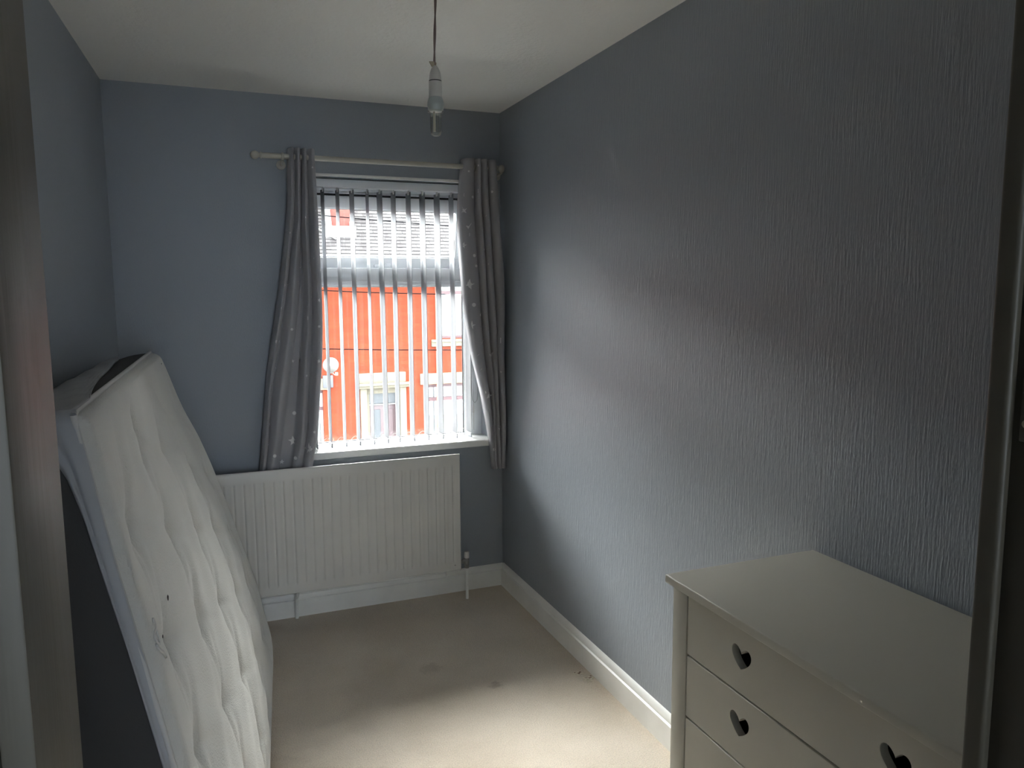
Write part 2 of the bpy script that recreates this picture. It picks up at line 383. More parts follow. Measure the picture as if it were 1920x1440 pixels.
for k in range(len(pr)): mb.bm.faces.new((A[k], A[(k + 1) % len(pr)], B[(k + 1) % len(pr)], B[k]))
struct('baseboard_left', mb, M_gloss, 'white baseboard hidden behind the mattress', smooth='auto')
mb = MB().box(WX0 - 0.004, WX1 + 0.004, D - 0.006, D + 0.002, WZ1 - 0.002, WZ1 + 0.011, 0.002)
struct('trim_1', mb, M_gloss, 'thin white bead along the top edge of the window opening', smooth='auto')

# ================================================================ window
w = T('window_1', (0.876, D + 0.17, WZ0), 'white plastic window with its top light tilted open', None, None, 'structure')
FY0, FY1 = D + 0.135, D + 0.205
def ring(mb, x0, x1, z0, z1, wd, y0, y1, bev=0.004, wb=None):
    wb = wd if wb is None else wb
    mb.box(x0, x0 + wd, y0, y1, z0, z1, bev); mb.box(x1 - wd, x1, y0, y1, z0, z1, bev)
    mb.box(x0 + wd - .004, x1 - wd + .004, y0, y1, z1 - wd, z1, bev); mb.box(x0 + wd - .004, x1 - wd + .004, y0, y1, z0, z0 + wb, bev)
mb = MB(); ring(mb, WX0, WX1, WZ0, WZ1, 0.058, FY0, FY1, wb=0.028)
mb.box(WX0 + .05, WX1 - .05, FY0, FY1, WZ1 - .0625, WZ1 - .05, 0.001)
mb.box(WX0 + .05, WX1 - .05, FY0, FY1, 1.616, 1.684, 0.004)
# stepped beads around the lower pane
ring(mb, WX0 + .056, WX1 - .056, WZ0 + .026, 1.618, 0.018, FY0 + .018, FY1 - .004, 0.003, wb=.006)
ring(mb, WX0 + .074, WX1 - .074, WZ0 + .030, 1.602, 0.012, FY0 + .036, FY1 - .010, 0.003, wb=.004)
frame = w.part(mb, 'frame', M_pvc, smooth='auto')
mb = MB(); ring(mb, WX0 + .085, WX1 - .085, WZ0 + .033, 1.593, 0.004, FY0 + .047, FY0 + .056, 0)
w.part(mb, 'gasket', M_gasket)
w.part(MB().box(WX0 + .08, WX1 - .08, FY0 + .050, FY0 + .054, WZ0 + .03, 1.60), 'pane', M_glass, label='large clear lower pane')
mb = MB(); mb.box(WX0 + .02, WX1 - .02, D + .205, D + .27, WZ0 - .03, WZ0 - .005, .004)
w.part(mb, 'outer_sill', M_pvc, smooth='auto')
# top-hung opening light, bottom swung outward
sx0, sx1, sz0, sz1 = WX0 + .050, WX1 - .050, 1.678, 2.036
piv = Vector((0.876, FY0 + .03, sz1))
rot = Matrix.Translation(piv) @ Matrix.Rotation(math.radians(9.0), 4, 'X') @ Matrix.Translation(-piv)
mb = MB(); ring(mb, sx0, sx1, sz0, sz1, 0.060, FY0 + .004, FY0 + .066)
ring(mb, sx0 + .056, sx1 - .056, sz0 + .052, sz1 - .052, 0.014, FY0 + .014, FY0 + .055, 0.003)
bmesh.ops.transform(mb.bm, matrix=rot, verts=mb.bm.verts)
sash = w.part(mb, 'opening_light', M_pvc, smooth='auto')
mb = MB().box(sx0 + .066, sx1 - .066, FY0 + .032, FY0 + .036, sz0 + .062, sz1 - .062)
bmesh.ops.transform(mb.bm, matrix=rot, verts=mb.bm.verts)
sub(sash, w, mb, 'pane', M_glass)
mb = MB(); ring(mb, sx0 + .068, sx1 - .068, sz0 + .064, sz1 - .064, 0.003, FY0 + .024, FY0 + .031, 0)
bmesh.ops.transform(mb.bm, matrix=rot, verts=mb.bm.verts)
sub(sash, w, mb, 'gasket', M_gasket)
mb = MB().box(0.865, 0.885, FY0 - .006, FY0 + .006, sz0 + .005, sz0 + .03, .002).box(0.80, 0.88, FY0 - .016, FY0 - .004, sz0 + .012, sz0 + .026, .004)
bmesh.ops.transform(mb.bm, matrix=rot, verts=mb.bm.verts)
sub(sash, w, mb, 'handle', M_pvc, smooth='auto')
w.part(MB().box(WX0 + .056, WX1 - .056, FY0 - .001, FY0 + .066, sz1 + .0005, sz1 + .0045), 'gasket', M_gasket)
w.part(MB().box(WX1 - .075, WX1 - .058, FY0 + .05, FY0 + .075, 1.684, 1.70, .002), 'stay', M_brass)
mb = MB().box(WX0 - 0.03, WX1 + 0.006, D - 0.04, FY0 + .002, WZ0 - .005, WZ0 + .029, 0.006, 3)
sill = w.part(mb, 'window_sill', M_gloss, smooth='auto', label='deep white painted inner sill')

# ================================================================ vertical blind
vb = T('vertical_blind', (0.87, D + .075, WZ0 + .03), 'white vertical slat blind, slats turned open, inside the window opening', 'blind')
vb.part(MB().box(WX0 + .006, WX1 - .008, D + .050, D + .096, 2.060, 2.098, .004), 'headrail', M_pvc, smooth='auto')
tops = [0.396, 0.466, 0.535, 0.605, 0.673, 0.748, 0.808, 0.876, 0.951, 1.022, 1.097, 1.172, 1.252]
bots = [0.396, 0.466, 0.535, 0.605, 0.673, 0.744, 0.814, 0.874, 0.949, 1.024, 1.101, 1.175, 1.251]
angs = [0, 0, 1, 0, 2, -4, 3, 0, 0, 1, 1, -3.5, 2]
VW = 0.089; vy = D + 0.075; ZB, ZT = WZ0 + 0.033, 2.052
for i, (xt, xb) in enumerate(zip(tops, bots)):
    if i == 0: continue
    a0 = math.radians(angs[i] + 2)
    def fn(u, v):
        s = (u - .5) * VW; z = lerp(ZB, ZT, v); a = a0 * (0.5 + 0.5 * v)
        curl = 0.0045 * math.cos(PI * (u - .5)) * (0.4 + .6 * v)
        x = lerp(xb, xt, v) + .006 + s * -math.sin(a) + curl
        return Vector((x, vy + s * math.cos(a), z))
    sl = vb.part(MB().grid(fn, 8, 14), 'slat', M_vane, smooth=True, solidify=0.0007)
    sub(sl, vb, MB().box(xb + .0035, xb + .0095, vy - .0435, vy + .0435, ZB + .001, ZB + .024, .0015), 'weight', M_weight)
    sub(sl, vb, MB().box(xt + .004, xt + .010, vy - .010, vy + .010, ZT - .012, 2.064, .002), 'hanger', M_chain)
mb = MB()
for side in (-.044, .044):
    xs = [b + .006 for b in bots[1:]]
    for xa, xb in zip(xs, xs[1:]):
        pts = [(lerp(xa, xb, t), vy + side + random.uniform(-.002, .002), ZB + .016 - .013 * math.sin(PI * t)) for t in [k / 8 for k in range(9)]]
        mb.tube(pts, .0009, 5)
        if side > 0:   # slack loops flipping up between the slats
            pts = [(lerp(xa, xb, .35 + .6 * t), vy + side - .01, ZB + .002 + .036 * math.sin(PI * t * .62)) for t in [k / 8 for k in range(9)]]
            mb.tube(pts, .0009, 5)
vb.part(mb, 'bottom_chain', M_chain, smooth=True, stuff=True)
M_cord = new_mat('grey_cord', (.38, .38, .37), .6)
mb = MB()
mb.tube([(1.276, vy - .02, 2.05), (1.278, vy - .02, 1.5), (1.270, vy - .02, 1.12), (1.268, vy - .02, 1.04), (1.275, vy - .02, 1.0), (1.287, vy - .02, .985), (1.299, vy - .02, 1.0), (1.304, vy - .02, 1.04), (1.300, vy - .02, 1.12), (1.288, vy - .02, 1.5), (1.285, vy - .02, 2.05)], .0012, 6)
vb.part(mb, 'control_cord', M_cord, smooth=True); mb = MB()
mb.tube([(1.28, vy - .01, 2.05), (1.282, vy - .01, 1.0), (1.283, vy - .01, .84)], .001, 6)
vb.part(mb, 'weight_cord', M_cord, smooth=True)
vb.part(MB().lathe([(0, .93), (.004, .932), (.0045, .965), (0, .968)], (1.2826, vy - .01, 0), 10), 'cord_weight', M_chain, smooth=True)

# ================================================================ curtain pole
py, pz = D - 0.085, 2.166
cpole = T('curtain_pole', (0.82, py, pz), 'cream round curtain pole with ball ends above the window', 'curtain pole')
cpole.part(MB().lathe([(.0120, .262), (.0120, 1.366)], (0, py, pz), 20, 'x'), 'pole', M_pole, smooth='auto')
for x, sgn in ((.262, -1), (1.366, 1)):
    prof = [(.0120, 0), (.0150, .001), (.0150, .006), (.0095, .008), (.0100, .011)]
    R_ = .0185
    for k in range(1, 11):
        a = PI * k / 11; prof.append((max(R_ * math.sin(a), .0), .010 + R_ * (1 - math.cos(a))))
    prof.append((0, .010 + 2 * R_))
    prof[5] = (.0105, .0115)
    if sgn > 0: prof = [(r, h * .78) for r, h in prof]
    cpole.part(MB().lathe([(r, x + sgn * h) for r, h in prof], (0, py, pz), 20, 'x'), 'finial', M_pole, smooth=True)
for x in (0.350, 1.396):
    mb = MB().lathe([(.0135, x - .006), (.0165, x - .004), (.0165, x + .004), (.0135, x + .006)], (0, py, pz), 20, 'x')
    mb.tube([(x, py, pz - .012), (x, py + .03, pz - .020), (x, D - .004, pz - .024)], [.007, .007, .008], 10)
    mb.lathe([(.020, D - .008), (.021, D - .003), (.021, D)], (x, 0, pz - .026), 18, 'y')
    cpole.part(mb, 'bracket', M_pole, smooth='auto')

# ================================================================ curtains
def curtain(name, label, inner, outer, zt, zb, pleats, ybot, deep, side):
    """inner/outer: tables z->x of the two side edges; pleats: per z key a list of fractions (outer -> inner)"""
    th = T(name, ((interp(inner, zb) + interp(outer, zb)) / 2, ybot, zb), label, 'curtain', 'pair of grey star printed curtains')
    zk = [p[0] for p in pleats]; nP = len(pleats[0][1]) - 1
    def bounds(z):
        return [spline([(k, p[1][i]) for k, p in zip(zk, pleats)], z) for i in range(nP + 1)]
    per = 14
    NU, NV = nP * per, 90
    cache = {}
    def fn(u, v):
        z = lerp(zb, zt, v)
        j = round(v * NV)
        if j not in cache: cache[j] = (bounds(z), spline(outer, z), spline(inner, z))
        bs, xo, xi = cache[j]
        k = min(int(u * nP), nP - 1); t = u * nP - k
        f = lerp(bs[k], bs[k + 1], t)
        wpl = (bs[k + 1] - bs[k]) * abs(xi - xo)
        A = 0.034 if z > 1.0 else lerp(0.017, 0.034, ss(zb, 1.0, z))
        dome = math.sin(PI * t) ** 0.42 if 0 < t < 1 else 0
        yc = lerp(ybot, py, ss(zb, 1.9, z))
        y = yc + A - 2 * A * dome
        if k in deep: y = yc + A * 1.0 - .5 * A * dome * (1 - deep[k] * ss(1.9, 1.2, z))
        x = lerp(xo, xi, f)
        # folds overhang a little on the room side
        x += 0.06 * wpl * math.sin(2 * PI * t) * (1 if A else 0)
        x += 0.0025 * math.sin(z * 9 + k * 2.1) * ss(2.1, 1.8, z)
        y += 0.003 * math.sin(z * 7 + k)
        return Vector((x, min(y, D - .047 if z < .85 else D - .03), z))
    mb = MB().grid(fn, NU, NV)
    bvh = BVHTree.FromBMesh(mb.bm)
    cloth = th.part(mb, 'cloth', M_curtain, smooth=True, solidify=0.0016)
    # eyelets where the pole passes through
    return th, bvh, cloth
zt_, zb_ = 2.203, 0.668
Li = [(.66, .425), (.759, .435), (.89, .464), (1.091, .483), (1.34, .499), (1.634, .507), (1.923, .498), (2.21, .493)]
Lo = [(.66, .180), (.766, .193), (.958, .216), (1.202, .249), (1.443, .287), (1.729, .334), (1.918, .362), (2.21, .376)]
LP = [(.66, [0, .12, .36, .56, .80, 1]), (1.1, [0, .12, .40, .58, .78, 1]), (1.5, [0, .17, .48, .56, .76, 1]), (1.9, [0, .22, .44, .46, .68, 1]), (2.21, [0, .23, .45, .47, .69, 1])]
lc, lbvh, _ = curtain('curtain', 'grey star printed curtain flaring at the hem, left of the window behind the radiator', Li, Lo, zt_, zb_, LP, D - .072, {2: 1.0}, -1)
Ri = [(.65, 1.338), (.796, 1.322), (1.047, 1.281), (1.292, 1.227), (1.53, 1.190), (1.943, 1.170), (2.21, 1.190)]
Ro = [(.65, 1.405), (.872, 1.407), (1.148, 1.406), (1.688, 1.396), (2.21, 1.362)]
RP = [(.65, [0, .36, .64, .84, 1]), (1.1, [0, .28, .50, .68, 1]), (1.53, [0, .24, .43, .60, 1]), (2.21, [0, .28, .48, .65, 1])]
rc, rbvh, _ = curtain('curtain', 'grey star printed curtain pinched narrow at the hem, beside the ribbed wall', Ri, Ro, zt_, zb_ - .012, RP, D - .072, {}, 1)
def eyelets(th, xs):
    for x in xs:
        mb = MB(); n = 16; rr = .0205
        pts = [(x + .001 * math.sin(a), py + rr * math.cos(a), pz + rr * math.sin(a)) for a in [2 * PI * k / n for k in range(n + 1)]]
        th.part(mb.tube(pts, .0028, 8, cap=False), 'eyelet', M_brass, smooth=True)
eyelets(lc, (.395, .421, .447, .478)); eyelets(rc, (1.215, 1.252, 1.292, 1.330))
def star_poly(n=5, r0=1.0, r1=.45, ang=0):
    return [((r0 if k % 2 == 0 else r1) * math.sin(ang + PI * k / n), (r0 if k % 2 == 0 else r1) * math.cos(ang + PI * k / n)) for k in range(2 * n)]
def prints(th, bvh, spots):
    mb = MB()
    for (x, z, r, kind) in spots:
        if kind == 'star': poly = star_poly(ang=random.uniform(-.3, .3))
        elif kind == 'dot': poly = [(math.sin(2 * PI * k / 12), math.cos(2 * PI * k / 12)) for k in range(12)]
        elif kind == 'tick': poly = [(-1, .1), (-.2, -1), (1, 1), (.85, 1.05), (-.2, -.6), (-.85, .2)]
        else: poly = [(-.15, 1), (.15, 1), (.15, -1), (-.15, -1)]
        def P(a, b):
            h = bvh.ray_cast(Vector((x + a * r - .063, D - .5, z + b * r)), Vector((.15, 1, 0)).normalized())
            return None if h[0] is None else h[0] + Vector((0, -.0016, 0))
        n = len(poly)
        for shift in (0, .006, -.006, .012, -.012, .02, -.02, .03, -.03, .04):
            rings = []; ok = True; x_keep = x; x = x + shift
            for f in (0.001, .33, .66, 1):
                rg = [P(a * f, b * f) for a, b in poly]
                if any(q is None for q in rg): ok = False; break
                rings.append(rg)
            x = x_keep
            if ok: break
        if not ok: continue
        def close(*q): return max((q[i] - q[j]).length for i in range(len(q)) for j in range(i)) < r * 3 + .01
        V = [[mb.bm.verts.new(q) for q in rg] for rg in rings]
        for a, b in zip(V, V[1:]):
            for k in range(n):
                q = (a[k], a[(k + 1) % n], b[(k + 1) % n], b[k])
                if close(*[v.co for v in q]): mb.bm.faces.new(q)
    bmesh.ops.recalc_face_normals(mb.bm, faces=mb.bm.faces)
    th.part(mb, 'star_print', M_star, stuff=True)
Lspots = [(.486, 2.12, .006, 'star'), (.455, 2.19, .005, 'star'), (.375, 2.03, .008, 'dot'), (.49, 1.93, .007, 'star'), (.41, 1.68, .006, 'tick'),
          (.345, 1.60, .010, 'star'), (.495, 1.53, .010, 'star'), (.322, 1.50, .012, 'tick'), (.425, 1.49, .012, 'tick'), (.435, 1.45, .008, 'bar'),
          (.318, 1.44, .008, 'bar'), (.363, 1.40, .006, 'dot'), (.484, 1.41, .006, 'dot'), (.296, 1.345, .009, 'dot'), (.286, 1.22, .009, 'star'), (.357, 1.25, .009, 'star'),
          (.484, 1.25, .011, 'star'), (.422, 1.185, .008, 'star'), (.355, 1.005, .009, 'dot'), (.250, .965, .007, 'dot'), (.36, .925, .005, 'dot'), (.236, .87, .005, 'star'),
          (.345, .875, .024, 'star'), (.263, .82, .008, 'dot'), (.290, .78, .012, 'star'), (.354, .80, .008, 'dot'), (.475, .92, .009, 'star'), (.45, .84, .03, 'star'), (.285, .72, .01, 'star'), (.42, 1.02, .005, 'dot'),
          (.44, 1.9, .005, 'dot'), (.375, 1.83, .005, 'dot'), (.42, 2.02, .004, 'star'), (.468, 1.72, .005, 'dot')]
Rspots = [(1.215, 2.14, .007, 'star'), (1.262, 2.17, .005, 'dot'), (1.285, 2.12, .007, 'star'), (1.262, 2.05, .009, 'bar'), (1.335, 2.05, .006, 'dot'), (1.178, 2.03, .012, 'star'),
          (1.235, 2.02, .007, 'dot'), (1.18, 1.955, .020, 'star'), (1.212, 1.88, .014, 'tick'), (1.215, 1.84, .008, 'bar'), (1.185, 1.79, .017, 'star'), (1.30, 1.93, .007, 'tick'),
          (1.245, 1.90, .008, 'bar'), (1.24, 1.74, .008, 'dot'), (1.205, 1.60, .028, 'star'), (1.295, 1.77, .006, 'dot'), (1.31, 1.70, .007, 'star'), (1.25, 1.69, .007, 'dot'), (1.235, 1.50, .010, 'dot'),
          (1.215, 1.40, .022, 'star'), (1.275, 1.45, .009, 'dot'), (1.29, 1.32, .022, 'star'), (1.375, 1.32, .014, 'bar'), (1.245, 1.24, .015, 'tick'), (1.25, 1.17, .012, 'tick'), (1.325, 1.25, .012, 'tick'),
          (1.31, 1.17, .008, 'star'), (1.375, 1.16, .007, 'star'), (1.275, 1.06, .009, 'dot'), (1.31, 1.04, .022, 'star'), (1.38, 1.06, .012, 'bar'), (1.31, .93, .012, 'bar'), (1.32, .88, .010, 'tick'), (1.37, .87, .010, 'tick'), (1.34, .76, .008, 'dot')]
prints(lc, lbvh, Lspots); prints(rc, rbvh, Rspots)

# ================================================================ radiator
RX0, RX1, RZ0, RZ1, RF, RB = -0.06, 1.140, 0.165, 0.762, D - .137, D - .100
rad = T('radiator', (0.54, D - .1, 0), 'white ribbed panel radiator under the window', 'radiator')
mb = MB()
pitch = 0.0428
def rib_y(x, z):
    ex = min(x - RX0, RX1 - x); 
    if ex < 0.028: return 0
    t = ((x - RX0 - 0.028) % pitch) / pitch
    g = math.exp(-((t - 0.5) / .10) ** 2)
    fz = ss(RZ0 + .040, RZ0 + .052, z) * (1 - ss(RZ1 - .062, RZ1 - .050, z))
    return 0.0050 * g * fz + 0.0022 * fz * (1 - math.cos(2 * PI * (t + .5))) * .25
xs = [RX0, RX0 + .004, RX0 + .012]
x = RX0 + .028
while x < RX1 - .028: 
    xs.append(x); x += pitch / 12
xs += [RX1 - .028, RX1 - .012, RX1 - .004, RX1]
zs = [RZ0, RZ0 + .003, RZ0 + .012, RZ0 + .036, RZ0 + .042, RZ0 + .047, RZ0 + .054, .3, .45, .6, RZ1 - .064, RZ1 - .058, RZ1 - .053, RZ1 - .048, RZ1 - .020, RZ1 - .012, RZ1 - .004, RZ1]
def edge_round(v, a, b, r=.006):
    e = min(v - a, b - v); return 0 if e >= r else r - math.sqrt(max(0, r * r - (r - e) ** 2))
V = [[mb.bm.verts.new((xx, RF + rib_y(xx, zz) + max(edge_round(xx, RX0, RX1), edge_round(zz, RZ0, RZ1)) + (.0025 if RZ1 - .016 < zz < RZ1 - .003 else 0), zz)) for zz in zs] for xx in xs]
for i in range(len(xs) - 1):
    for j in range(len(zs) - 1): mb.bm.faces.new((V[i][j], V[i + 1][j], V[i + 1][j + 1], V[i][j + 1]))
rad.part(mb, 'front_panel', M_rad, smooth='auto')
rad.part(MB().box(RX0, RX1, RF + .005, RF + .012, RZ0, RZ1, .001), 'back_plate', M_rad, smooth='auto')
mb = MB()
x = RX0 + .05
while x < RX1 - .05:
    mb.box(x, x + .012, RF + .010, RB + .002, RZ0 + .05, RZ1 - .05); x += pitch
rad.part(mb, 'convector_fins', M_rad, stuff=True)
for x in (RX0 + .12, RX1 - .10):
    rad.part(MB().box(x, x + .03, RB - .012, D - .001, RZ0 + .03, RZ1 - .10, .001).box(x, x + .03, RF + .012, RB, RZ0 + .02, RZ0 + .03, .001), 'wall_bracket', M_rad, smooth='auto')
rad.part(MB().lathe([(0, RF - .0015), (.003, RF - .001), (.003, RF + .003)], (RX1 - .034, 0, RZ0 + .028), 12, 'y'), 'badge_screw', M_brass, smooth=True)
vx, vyy, vz = RX1 + .034, D - .118, RZ0 + .035
mb = MB().lathe([(.009, RX1 - .002), (.009, RX1 + .010), (.013, RX1 + .011), (.013, RX1 + .022), (.009, RX1 + .024), (.009, RX1 + .030)], (0, vyy, vz), 12, 'x')
mb.lathe([(.012, vz - .016), (.013, vz - .012), (.013, vz + .012), (.010, vz + .016)], (vx, vyy, 0), 14)
mb.lathe([(.013, vz - .036), (.013, vz - .020), (.009, vz - .016)], (vx, vyy, 0), 6)
valve = rad.part(mb, 'valve', M_brass, smooth='auto')
sub(valve, rad, MB().lathe([(.012, vz + .016), (.0135, vz + .018), (.0125, vz + .046), (.010, vz + .050), (0, vz + .0505)], (vx, vyy, 0), 16), 'valve_cap', M_rad, smooth='auto')
rad.part(MB().tube([(vx, vyy, vz - .03), (vx, vyy, .10), (vx, vyy, 0)], .0075, 12), 'feed_pipe', M_gloss, smooth='auto')
rad.part(MB().tube([(.336, D - .118, RZ0 + .02), (.336, D - .085, RZ0 - .035), (.336, D - .040, RZ0 - .06), (.336, D - .030, .06), (.336, D - .030, 0)], .0085, 12), 'feed_pipe', M_gloss, smooth='auto')
rad.part(MB().box(1.09, 1.165, D - .035, D - .016, .100, .128, .002), 'pipe_clip', M_gloss, smooth='auto')
rad.part(MB().tube([(.336, D - .024, hB + .006), (.8, D - .022, hB + .006), (1.165, D - .024, hB + .006)], .008, 10), 'return_pipe', M_gloss, smooth='auto')

# ================================================================ mattress
YN, YF = 1.36, 3.20
far_tab = [(0.012, .186), (.029, .190), (.148, .187), (.269, .162), (.399, .136), (.553, .092), (.826, .014), (1.004, -.046), (1.134, -.102), (1.319, -.164), (1.348, -.182)]
near_tab = [(0.012, .022), (.20, .017), (.40, -.009), (.65, -.050), (.80, -.075), (.95, -.103), (1.10, -.132), (1.20, -.150), (1.30, -.166), (1.365, -.178), (1.385, -.180)]
tufts = []
for r_ in range(6):
    for c_ in range(5):
        tufts.append((0.10 + r_ * 0.165 + (0.0 if c_ % 2 else .08), 0.10 + c_ * .20))
TH = 0.205
def matt_base(s, t):
    """s 0 top .. 1 bottom, t 0 near .. 1 far -> point on the front face line and thickness direction"""
    zf = lerp(1.348, .012, s); zn = lerp(1.385, .012, s)
    p = Vector((lerp(spline(near_tab, zn), spline(far_tab, zf), t), lerp(YN, YF, t), lerp(zn, zf, t)))
    d = Vector((-1, 0, -.27 * (1 - s) ** .7 if s < 1 else 0)).normalized()
    return p, d
def matt_face(s, t, rough=True):
    p, d = matt_base(s, t)
    es = min(s, 1 - s) * 1.38; et = min(t, 1 - t) * 1.85; e = min(es, et)
    R_ = .028
    def q(e): return 0 if e >= R_ else R_ * (1 - math.sqrt(max(0, 1 - (1 - e / R_) ** 2)))
    w_ = min(R_, math.hypot(q(es), q(et)) * .9)
    if rough:
        inn = ss(.02, .10, e)
        h = 0
        for (a, b) in tufts:
            ds, dt = (s - a) * 1.38, (t - b) * 1.85
            dd = math.hypot(ds, dt)
            if dd < .35:
                h += .020 * math.exp(-(dd / .034) ** 2) + .014 * math.exp(-(dd / .085) ** 2)
                h += .010 * math.exp(-((dt + ds * .22) / .020) ** 2) * math.exp(-(ds / .15) ** 2)
                h += .005 * math.exp(-((ds - dt * .4) / .018) ** 2) * math.exp(-(dt / .12) ** 2)
        h += .0035 * math.sin((t * 1.85 + s * .5 + .03 * math.sin(s * 9)) * 34) * math.sin(s * 7 + t * 5)
        h += .0025 * math.sin(s * 61 + 4 * math.sin(t * 13)) * .5
        w_ += h * inn * .9
        w_ -= .010 * math.sin(PI * s) * math.sin(PI * t) * inn
        # stitched channel a hand's width inside the near edge
        w_ += .004 * math.exp(-((et - .125) / .008) ** 2) * ss(.05, .15, es)
    return p + d * w_, d
mt_ = T('mattress', (-0.1, 2.28, 0), 'white quilted double mattress leaning on its side against the left wall', 'mattress')
mb = MB(); mb.grid(lambda u, v: matt_face(u, v)[0], 230, 300)
mt_.part(mb, 'quilted_top', M_matt, smooth=True)
def ring_pts(wd, ins=0.0, n=(70, 90)):
    """points round the rim, wd deep behind the face line"""
    out = []
    ns, nt_ = n
    seq = [(k / ns, 0) for k in range(ns)] + [(1, k / nt_) for k in range(nt_)] + [(1 - k / ns, 1) for k in range(ns)] + [(0, 1 - k / nt_) for k in range(nt_)]
    for (s, t) in seq:
        # rounded corners
        p, d = matt_base(s, t)
        out.append(p + d * wd)
    return out
# border: dark band between the two piped edges, slightly bulged
mb = MB(); rows = []
cen = Vector((-.15, 2.28, .68))
for k in range(9):
    f = k / 8; wd = lerp(.024, TH - .03, f)
    pts = ring_pts(wd); bul = .010 * math.sin(PI * f)
    row = []
    for i, p in enumerate(pts):
        o = Vector((0, p.y - cen.y, p.z - cen.z)); 
        sN, sF = abs(p.y - YN) < .02, abs(p.y - YF) < .02
        if sN: off = Vector((0, -1, 0))
        elif sF: off = Vector((0, 1, 0))
        else: off = Vector((0, 0, 1 if p.z > .6 else 0))
        row.append(mb.bm.verts.new(p + off * bul))
    rows.append(row)
n = len(rows[0])
for a, b in zip(rows, rows[1:]):
    for k in range(n): mb.bm.faces.new((a[k], a[(k + 1) % n], b[(k + 1) % n], b[k]))
mt_.part(mb, 'border', M_border, smooth=True, label='charcoal side band of the mattress')
mb = MB(); mb.grid(lambda u, v: (lambda pd: pd[0] + pd[1] * (TH - min(.03, .03 * (1 - min(1, min(u, 1 - u, v, 1 - v) * 20)))))(matt_base(u, v)), 60, 70)
mt_.part(mb, 'under_panel', M_matt, smooth=True)
for wd in (.022, TH - .028):
    pts = ring_pts(wd); pts.append(pts[0])
    pts2 = []
    for p in pts:
        if abs(p.y - YN) < .02: p = p + Vector((0, -.004, 0))
        elif abs(p.y - YF) < .02: p = p + Vector((0, .004, 0))
        else: p = p + Vector((0, 0, .004 if p.z > .6 else 0))
        pts2.append(p)
    mt_.part(MB().tube(pts2, .0052, 8, cap=False), 'piping', M_piping, smooth=True)
# thin white cover pulled over the near top corner
def top_pt(v, f):            # on the top band: v along the length, f across it from the piping to the wall
    p, d = matt_base(0, v); return p + d * lerp(.018, TH, f) + Vector((0, 0, .004 + .011 * math.sin(PI * f)))
def cover_end(f):            # how far along the length the cover reaches at each place across
    return spline([(0, .09), (.10, .19), (.2, .34), (.3, .55), (.4, .76), (.5, .90), (.6, .95), (1, .97)], f)
def cov(u, f):
    v = cover_end(f) * (1 - u); p = top_pt(v, f)
    rim = math.exp(-(u / .04) ** 2) * .004
    wr = (.0022 * math.sin(v * 60 + f * 9) + .0018 * math.sin(v * 31 - f * 17)) * ss(0, .2, f)
    return p + Vector((0, 0, rim + wr + .004))
mt_.part(MB().grid(cov, 80, 22), 'loose_cover', M_sheet, smooth=True, solidify=.0015, label='thin white cover bunched over the top near corner')
def covn(u, f):
    """down the near end: u from the top, f across"""
    reach = interp([(0, 1), (.04, .97), (.07, .75), (.10, .30), (.13, .13), (.18, .07), (.24, .040), (.45, .014), (1, .008)], f)  # narrow strip down the piping paints the light caught by the rounded edge
    s = reach * u; p, d = matt_base(s, 0)
    wv = .004 * math.sin(u * 9 + f * 5) + .003 * math.sin(f * 21)
    q = p + d * lerp(.018, TH, f) + Vector((0, (-.006 - wv * .6 - .010 * math.sin(PI * f)) * ss(0, .004, s), (.0085 + .011 * math.sin(PI * f)) * (1 - ss(0, .004, s))))
    return q
mt_.part(MB().grid(covn, 60, 60), 'loose_cover', M_sheet, smooth=True, solidify=.0015)
# embroidered emblem near the near edge: a raised looped letter with a ribbon below
def face_xy(s, t, lift=.001):
    p, d = matt_face(s, t); return p - d * lift
mb = MB()
def curve_on_face(pts, cs, ct, sc, r):
    P = []
    for (a, b) in pts: P.append(face_xy(cs - b * sc / 1.38, ct + a * sc / 1.85, .0005))
    mb.tube(P, r, 6)
S_ = []
for k in range(0):
    a = k / 32
    if a < .5:
        th_ = lerp(-.2, -1.6 * PI, a * 2) ; S_.append((.35 * math.cos(-th_ * -1) * .8 + .05, .55 + .38 * math.sin(th_ + .6)))
    else:
        th_ = lerp(.6, -1.5 * PI, (a - .5) * 2); S_.append((.45 * math.cos(th_), -.30 + .45 * math.sin(th_)))
EMB = [[(690, 560), (686, 538), (694, 522), (711, 517), (729, 524), (738, 541), (736, 562), (722, 583), (702, 596), (684, 608), (672, 628), (668, 650), (678, 670), (700, 682), (724, 680), (742, 668), (751, 648), (748, 626), (738, 606), (724, 590)],
       [(672, 694), (690, 706), (712, 711), (734, 716), (758, 712), (782, 712), (802, 722), (816, 736), (828, 748)],
       [(680, 712), (702, 722), (726, 728), (750, 728), (774, 726), (796, 738), (812, 752)]]
for line in EMB:            # letter outline laid out on the quilted face
    P = []
    for (ex, ez) in line:
        dx, dz = (ex - 715) / 3.27, (ez - 600) / 3.27
        P.append(face_xy(.290 + (11.6 * dx + 12.27 * dz) / 21980, .024 + (13.86 * dx - 4.29 * dz) / 21980, .0006))
    mb = MB().tube(P, .0024, 8)
    mt_.part(mb, 'embroidered_emblem', M_piping, smooth=True)
for (a, b) in ((.30, .132), (.317, .060), (.030, .92)):
    p, d = matt_face(a, b)
    mb = MB(); t_ = bmesh.new(); bmesh.ops.create_icosphere(t_, subdivisions=1, radius=.003 if a > .31 or a < .1 else .005)
    bmesh.ops.scale(t_, vec=(.35, 1, 1.4), verts=t_.verts); bmesh.ops.translate(t_, vec=p - d * .001, verts=t_.verts); mb.add(t_)
    mt_.part(mb, 'dark_mark', new_mat('dark_fleck', (.05, .04, .035), .9))

